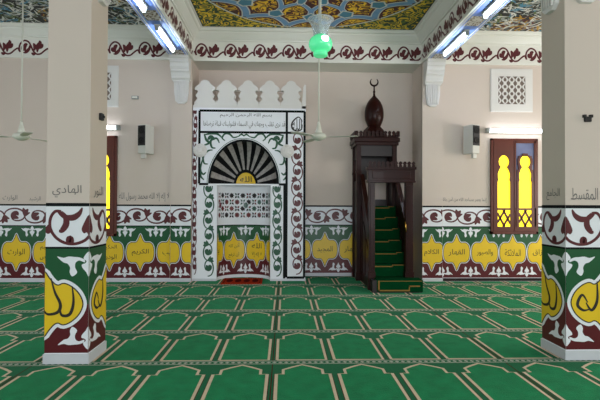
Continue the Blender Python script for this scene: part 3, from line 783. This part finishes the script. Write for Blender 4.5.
# front portal
GX0, GX1, GY0, GY1 = 1.60, 2.46, 8.55, 8.66
for x in (GX0, GX1 - .15):
    pw2 = .12 if x == GX0 else .15
    boxes('portal_post', L3([(x, x + pw2, GY0, GY1, 0, 2.1), (x - .012, x + pw2 + .012, GY0 - .012, GY1 + .012, 0, .34), (x + .025, x + pw2 - .025, GY0 - .008, GY0, .4, 2.0)]), 'wood', mb, .006)
boxes('portal_lintel', L3([(GX0 - .02, GX1 + .03, GY0 - .02, GY1 + .02, 2.06, 2.34), (GX0 - .04, GX1 + .05, GY0 - .04, GY1 + .04, 2.30, 2.35), (GX0 - .03, GX1 + .04, GY0 - .03, GY1 + .03, 2.05, 2.09), (GX0 + .06, GX1 - .06, GY0 - .03, GY0 - .01, 2.13, 2.27)]), 'wood', mb, .006)
crenel('portal_crenellation', GX0 - .02, GX1 + .04, GY0 - .02, GY1, 2.35, 11, .11, False)
bm = bmesh.new(); tube(bm, [(GX1 - .165 - bx, GY0 - .03 - by, 1.30), (GX1 - .17 - bx, GY0 - .06 - by, 1.24), (GX1 - .16 - bx, GY0 - .06 - by, 1.16), (GX1 - .15 - bx, GY0 - .02 - by, 1.11)], .012, 8)
o = link('handle', bm, 'brass', mb, True); o['label'] = 'curved brass handle'
# sides that climb with the stair
for x in (GX0 + .03, GX1 - .09):
    bm = bmesh.new()
    prism(bm, [(GY1, 0), (TY0 + .02, 0), (TY0 + .02, 2.25), (GY1, 1.15)], lambda y, z, d: (x + d - bx, y - by, z), 0, .05)
    for k in range(3):
        y = GY1 + .1 + k * .31
        prism(bm, [(y, .2), (y + .22, .2), (y + .22, .95 + .33 * k), (y, .73 + .33 * k)], lambda y, z, d: (x + d - bx, y - by, z), -.012, .062)
    prism(bm, [(GY1, 1.13), (TY0 + .02, 2.23), (TY0 + .02, 2.29), (GY1, 1.19)], lambda y, z, d: (x + d - bx, y - by, z), -.02, .07)
    link('side_panel', bm, 'wood', mb)
# steps and their carpet
steps = [(8.27, 8.70, .24)] + [(8.70 + .165 * k, 8.865 + .165 * k, .24 + .227 * (k + 1)) for k in range(5)] + [(9.525, TY1 - .07, 1.6)]
bm = bmesh.new(); box(bm, 1.62 - bx, 2.55 - bx, 8.275 - by, GY0 - .02 - by, 0, .225)
link('bottom_step', bm, 'wood_dark', mb)
for k, (y0, y1, z) in enumerate(steps):
    x0, x1 = (GX0 + .09, GX1 - .10)
    if k == 0: x0, x1 = 1.70, 2.56
    bm = bmesh.new()
    if k == 0:
        box(bm, x0 - bx, x1 - bx, y0 - .012 - by, GY0 - .015 - by, .014, z, .012); box(bm, GX0 + .13 - bx, GX1 - .16 - bx, GY0 - .02 - by, y1 - by, 0, z)
    else: box(bm, x0 - bx, x1 - bx, y0 - by, y1 - by, 0 if k < 6 else 1.3, z)
    s = link('step', bm, 'stair', mb)
    P = Paint()
    if k == 0:
        P.rect4(x0 + .02, x0 + .05, .03, z - .015, 'gold', 1); P.rect4(x0 + .02, 2.31, .03, .055, 'gold', 1); P.rect4(2.29, 2.31, .055, .13, 'gold', 1); P.rect4(2.29, 2.5, .11, .135, 'gold', 1); P.rect4(x0 + .05, x1 - .02, z - .03, z - .018, 'gold', 1)
        P.build('gold_line', lambda u, v, h: (u - bx, y0 - .012 - h - by, v), s)
    else:
        xm = x0 + (x1 - x0) * (.62 if k % 2 else .8)
        P.rect4(x0 + .02, xm, z - .05, z - .03, 'gold', 1); P.rect4(xm - .02, xm, z - .05, z - .005, 'gold', 1); P.rect4(xm, x1 - .04, z - .02, z - .004, 'gold', 1)
        P.build('gold_line', lambda u, v, h: (u - bx, y0 - h - by, v), s)

# ------------------------------------------------------------------ windows
def window(name, xa, xb, za, zb, ajar):
    w = bpy.data.objects.new(name, None); C.objects.link(w); w.location = ((xa + xb) / 2, W1, za); struct(w)
    W, H = xb - xa, zb - za; hw_ = W / 2
    fr = .05
    boxes('window_frame', [(-hw_, -hw_ + fr, -.05, .02, 0, H), (hw_ - fr, hw_, -.05, .02, 0, H), (-hw_, hw_, -.05, .02, 0, .06), (-hw_, hw_, -.05, .02, H - .05, H)], 'win_wood', w, .005)
    lwid = (W - 2 * fr) / 2; lh = H - .11
    # leaf: wood board with a bulbous opening and a crossed square below it
    open_ = [(.0, .46), (.132, .46), (.132, 1.0), (.115, 1.03), (.125, 1.10), (.125, 1.17), (.095, 1.25), (.062, 1.30), (.095, 1.345), (.11, 1.41), (.092, 1.48), (.05, 1.53), (0, 1.545)]
    open_ = [(u * lwid / .44, v * lh / 1.86 + .02) for u, v in open_]
    for i, sg in enumerate((-1, 1)):
        lf = bpy.data.objects.new('window_leaf', None); C.objects.link(lf); lf.parent = w; lf.location = (sg * (hw_ - fr), -.055, .06)
        cx = -sg * lwid / 2
        bm = bmesh.new(); Fw = lambda u, v, d: (cx + u, d, v)
        e = lwid / 2 - .004
        for s2 in (1, -1):                                        # board at each side of the opening, as strips
            side = [(s2 * u, v) for u, v in open_[1:]]
            for p, q in zip(side, side[1:]):
                if abs(q[1] - p[1]) < 1e-6: continue
                eo = e if not (ajar and i == 1) else min(e, max(abs(p[0]), abs(q[0])) + .045)
                prism(bm, [(p[0], p[1]), (s2 * eo, p[1]), (s2 * eo, q[1]), (q[0], q[1])], Fw, 0, .035)
            z0 = .10
            prism(bm, [(s2 * open_[1][0], z0), (s2 * e, z0), (s2 * e, open_[1][1]), (s2 * open_[1][0], open_[1][1])], Fw, 0, .035)
        zt_ = open_[-1][1]
        if ajar and i == 1:
            box(bm, cx - e, cx - e + .03, 0, .035, .1, lh); box(bm, cx + e - .03, cx + e, 0, .035, .1, lh); box(bm, cx - e, cx + e, 0, .035, lh - .05, lh)
            prism(bm, [(-.07, zt_ - .02), (.07, zt_ - .02), (.05, zt_ + .04), (-.05, zt_ + .04)], Fw, 0, .035)
        else: box(bm, cx - e, cx + e, 0, .035, zt_, lh)
        box(bm, cx - e, cx + e, 0, .035, 0, .10)
        ow, oz = open_[1][0], open_[1][1]
        box(bm, cx - ow, cx + ow, 0, .035, oz - .045, oz)
        z0, z1 = .10, oz - .045; zc = (z0 + z1) / 2; r_ = (z1 - z0) / 2
        for (u0, v0), (u1, v1) in (((-ow, z0 + r_ * .5), (0 + ow * .15, z1)), ((-ow * .15, z0), (ow, z1 - r_ * .5)), ((-ow, z1 - r_ * .35), (ow * .1, z0)), ((-ow * .1, z1), (ow, z0 + r_ * .35))):
            t = Vector((u1 - u0, v1 - v0)).normalized() * .02; nx, nz = -t.y, t.x
            prism(bm, [(u0 + nx, v0 + nz), (u1 + nx, v1 + nz), (u1 - nx, v1 - nz), (u0 - nx, v0 - nz)], Fw, .002, .03)
        link('leaf_board', bm, 'win_wood', lf)
        bm = bmesh.new()
        gp = [(u * 1.04, v) for u, v in open_]; gp[0] = (0, .09); gp[1] = (gp[1][0], .09)
        pts = gp[1:] + [(-u, v) for u, v in reversed(gp[1:-1])]
        prism(bm, pts, Fw, .022, .028); link('pane', bm, 'yglass', lf)
        if ajar and i == 1:
            bm = bmesh.new(); box(bm, cx - e, cx + e, .030, .036, .12, lh - .01); link('pane', bm, 'blueglass', lf)
    bm = bmesh.new()
    for z in (H * .22, H * .45, H * .7): box(bm, -.012, .012, -.07, -.055, z, z + .07, .003)
    box(bm, -.010, .010, -.066, -.05, .06, H - .05)
    link('centre_bar', bm, 'win_wood', w)
a, b = at(490, 234, W1), at(537, 139, W1)
window('window_1', a.x, b.x, a.z, b.z, True)
a, b = at(70.5, 236, W1), at(117.2, 136, W1)
window('window_2', a.x, b.x, a.z, b.z, False)

# ------------------------------------------------------------------ vents
def vent(cx, cz, W, H, label):
    t = thing('ventilation_grille', label, 'vent', (cx, W1, cz))
    b = .17 * W
    boxes('frame', [(-W / 2, W / 2, -.03, .0, -H / 2, -H / 2 + b), (-W / 2, W / 2, -.03, 0, H / 2 - b, H / 2), (-W / 2, -W / 2 + b, -.03, 0, -H / 2 + b, H / 2 - b), (W / 2 - b, W / 2, -.03, 0, -H / 2 + b, H / 2 - b),
                    (-W / 2 - .015, W / 2 + .015, -.018, 0, -H / 2 - .015, H / 2 + .015)], 'bracket', t, .004)
    bm = bmesh.new(); iw, ih = W / 2 - b, H / 2 - b
    box(bm, -iw, iw, -.019, -.0185, -ih, ih); link('backing', bm, 'vent_gap', t)
    bm = bmesh.new(); n = 4; px, pz = 2 * iw / n, 2 * ih / n
    for i in range(n + 1):                                       # crossing ribs that leave pointed oval gaps
        for j in range(n):
            for fl in (1, -1):
                u0 = -iw + i * px
                c = spline([(u0, -ih + j * pz), (u0 + fl * px * .36, -ih + (j + .5) * pz), (u0, -ih + (j + 1) * pz)] if (j + i) % 2 == 0 or True else [], 4)
                for p, q in zip(c, c[1:]):
                    cl = [max(-iw, min(iw, v)) for v in (p[0] - .017, p[0] + .017, q[0] + .017, q[0] - .017)]
                    if cl[1] - cl[0] < 1e-4 or cl[2] - cl[3] < 1e-4: continue
                    prism(bm, [(cl[0], p[1]), (cl[1], p[1]), (cl[2], q[1]), (cl[3], q[1])], lambda u, v, d: (u, d, v), -.028, -.019)
    for i in range(n + 1):
        for j in range(n + 1):
            u, v = -iw + i * px, -ih + j * pz; r_ = .034
            pts = [(max(-iw, min(iw, u + r_ * cos(pi * k / 4))), max(-ih, min(ih, v + r_ * 1.3 * sin(pi * k / 4)))) for k in range(8)]
            pts = [p for k, p in enumerate(pts) if p != pts[k - 1]]
            if len(pts) > 2 and 0 < i < n and 0 < j < n: prism(bm, pts, lambda u, v, d: (u, d, v), -.029, -.019)
    link('lattice', bm, 'bracket', t)
a, b = at(491, 111, W1), at(532, 69.5, W1)
vent((a.x + b.x) / 2, (a.z + b.z) / 2, b.x - a.x, b.z - a.z, 'white square plaster vent with round lattice holes above the two-leaf yellow window')
a, b = at(78, 106, W1), at(117, 66, W1)
vent((a.x + b.x) / 2, (a.z + b.z) / 2, b.x - a.x, b.z - a.z, 'white plaster vent mostly hidden behind the column, above the partly hidden window')

# ------------------------------------------------------------------ fluorescent tubes
def tube_light(loc, L, ax, label, group, m, name='fluorescent_light'):
    t = thing(name, label, 'light', loc, 0 if ax == 'x' else radians(90), group)
    dn = ax == 'y'                                              # under a beam, else on the wall
    if dn:
        boxes('housing', [(-L / 2, L / 2, -.05, .05, -.045, 0)], 'fan', t, .008)
        bm = bmesh.new(); tube(bm, [(-L / 2 + .03, 0, -.075), (L / 2 - .03, 0, -.075)], .028, 12); link('tube', bm, m, t, True)
        e = [(s * L / 2 - .03, s * L / 2 + .03, -.03, .03, -.11, -.03) for s in (-1, 1)]
    else:
        boxes('housing', [(-L / 2, L / 2, -.045, 0, -.05, .05)], 'fan', t, .008)
        bm = bmesh.new(); tube(bm, [(-L / 2 + .03, -.08, 0), (L / 2 - .03, -.08, 0)], .038, 12); link('tube', bm, m, t, True)
        e = [(s * L / 2 - .035, s * L / 2 + .035, -.13, -.02, -.05, .05) for s in (-1, 1)]
    for q in e:
        o = boxes('end_cap', [q], 'grey', t, .008)
    return t
a, b = at(485, 131, W1), at(543, 131, W1)
tube_light(((a.x + b.x) / 2, W1, a.z), b.x - a.x - .05, 'x', 'lit fluorescent tube on the wall right above the two-leaf yellow window', 'wall tubes', 'tube')
a, b = at(66, 127.5, W1), at(120, 127.5, W1)
tube_light(((a.x + b.x) / 2, W1, a.z), b.x - a.x - .05, 'x', 'lit fluorescent tube on the wall partly hidden by the column', 'wall tubes', 'tube')
for x, side in ((XL - CW / 2, 'niche'), (XR + CW / 2, 'pulpit')):
    for y, nm in ((8.25, 'end next to the wall bracket'), (6.45, 'nearer, second from the wall bracket')):
        tube_light((x, y, ZB - .004), 1.12, 'y', 'lit tube under the blue beam on the %s side, %s' % (side, nm), 'tubes under the beams', 'beam_tube')

# ------------------------------------------------------------------ loudspeakers
def speaker(px0, px1, sg, label):
    a = at((px0 + px1) / 2, 127, W1); z1 = a.z; z0 = at((px0 + px1) / 2, 155, W1).z
    Y = W1 - .20; H = z1 - z0
    t = thing('loudspeaker', label, 'speaker', (at((px0 + px1) / 2, 140, Y).x, Y, z0), radians(22) * sg)
    boxes('cabinet', [(-.095, .095, -.13, .14, 0, H)], 'pale', t, .012)
    o = boxes('baffle', [(-.09, .09, -.145, -.13, H * .27, H - .02)], 'black', t, .006); o['label'] = 'black front panel with two cones'
    for z in (H * .45, H * .80):
        bm = bmesh.new(); lathe(bm, [(.072, 0), (.072, .012), (.06, .012), (.03, -.004), (.02, .002), (0, .006)], 20)
        bmesh.ops.transform(bm, matrix=Matrix.Translation((0, -.145, z)) @ Matrix.Rotation(radians(90), 4, 'X'), verts=bm.verts[:])
        link('driver', bm, 'cone', o, True)
    bm = bmesh.new(); box(bm, -.05, .05, -.1, -.03, -.10, 0, .01); link('control_box', bm, 'pale', t)
    bm = bmesh.new(); box(bm, -.018, .018, .14, .17, H * .4, H * .55); link('wall_mount', bm, 'pale', t)
speaker(136, 155, -1, 'slim loudspeaker on the wall beside the partly hidden window, black baffle turned to the window')
speaker(463, 480, 1, 'slim loudspeaker on the wall between the pulpit and the two-leaf yellow window')
a = at(134.5, 97.5, W1)
t = thing('sensor_box', 'small pale box on the wall above the loudspeaker near the niche', 'wall box', (a.x, W1, a.z))
boxes('body', [(-.07, .07, -.045, 0, -.035, .035)], 'grey', t, .008); boxes('cover', [(-.052, .052, -.055, -.045, -.02, .02)], 'plaster', t, .004)

# ------------------------------------------------------------------ fans and lamp
def fan(px, Y, zpx, a0, label):
    p = at(px, zpx, Y)
    t = thing('ceiling_fan', label, 'fan', (p.x, Y, p.z), 0, 'ceiling fans')
    bm = bmesh.new(); tube(bm, [(0, 0, .06), (0, 0, ZC - p.z - .03)], .013, 10); link('rod', bm, 'fan', t, True)
    bm = bmesh.new(); lathe(bm, [(.02, .26), (.03, .2), (.045, .13), (.06, .09), (.05, .06)], 16); link('lower_cup', bm, 'fan', t, True)
    bm = bmesh.new(); lathe(bm, [(.02, ZC - p.z - .14), (.06, ZC - p.z - .03), (.065, ZC - p.z - .01)], 16); link('canopy', bm, 'fan', t, True)
    bm = bmesh.new(); lathe(bm, [(0, -.055), (.05, -.055), (.09, -.035), (.125, -.01), (.13, .02), (.11, .05), (.06, .07), (0, .07)], 24); link('motor', bm, 'fan', t, True)
    for k in range(3):
        bm = bmesh.new(); an = a0 + 2 * pi * k / 3
        prism(bm, [(.10, -.02), (.2, -.025), (.24, -.06), (.60, -.075), (.66, -.05), (.66, .05), (.60, .07), (.24, .06), (.2, .025), (.10, .02)], lambda u, v, d: (u, v, d + v * .05), -.003, .003)
        bmesh.ops.transform(bm, matrix=Matrix.Rotation(an, 4, 'Z'), verts=bm.verts[:]); link('blade', bm, 'fan', t)
fan(318.5, 7.6, 137, radians(-12), 'off-white ceiling fan on a long rod, hanging between niche and pulpit behind the green lamp')
fan(20.5, 7.6, 137, radians(188), 'off-white ceiling fan on a long rod, hanging beyond the column beside the partly hidden window')
Y = 6.3; p = at(320, 44, Y)
t = thing('pendant_lamp', 'lit green glass globe lamp with clear glass shade hanging from the ceiling', 'lamp', (p.x, Y, p.z))
bm = bmesh.new(); lathe(bm, spline([(.0, -.165), (.09, -.165), (.10, -.12), (.085, -.105), (.14, -.07), (.168, 0), (.15, .07), (.10, .115), (.065, .14)], 3), 28); link('globe', bm, 'green_glass', t, True)
bm = bmesh.new()
out = spline([(.10, .125), (.105, .17), (.12, .24), (.15, .31), (.19, .355)], 3)
rings = [(r, z) for r, z in out]; lathe(bm, rings + [(r - .006, z) for r, z in reversed(rings)], 28); link('glass_shade', bm, 'glass', t, True)
bm = bmesh.new(); lathe(bm, [(.05, .13), (.06, .16), (.06, .2), (.03, .24), (.012, .3), (.012, .32)], 16); link('lamp_holder', bm, 'pale', t, True)
bm = bmesh.new(); tube(bm, [(0, 0, .3), (0, 0, ZC - p.z - .02)], .011, 8); link('rod', bm, 'fan', t, True)
bm = bmesh.new(); lathe(bm, [(.012, ZC - p.z - .12), (.06, ZC - p.z - .02), (.06, ZC - p.z)], 16); link('canopy', bm, 'fan', t, True)
bm = bmesh.new(); lathe(bm, [(0, -.045), (.045, -.03), (.06, 0), (.045, .04), (0, .05)], 16); bmesh.ops.transform(bm, matrix=Matrix.Translation((.045, -.125, .03)), verts=bm.verts[:]); link('globe_highlight', bm, 'globe_highlight', t, True)  # highlight of the globe, a glowing ball breaking through its front
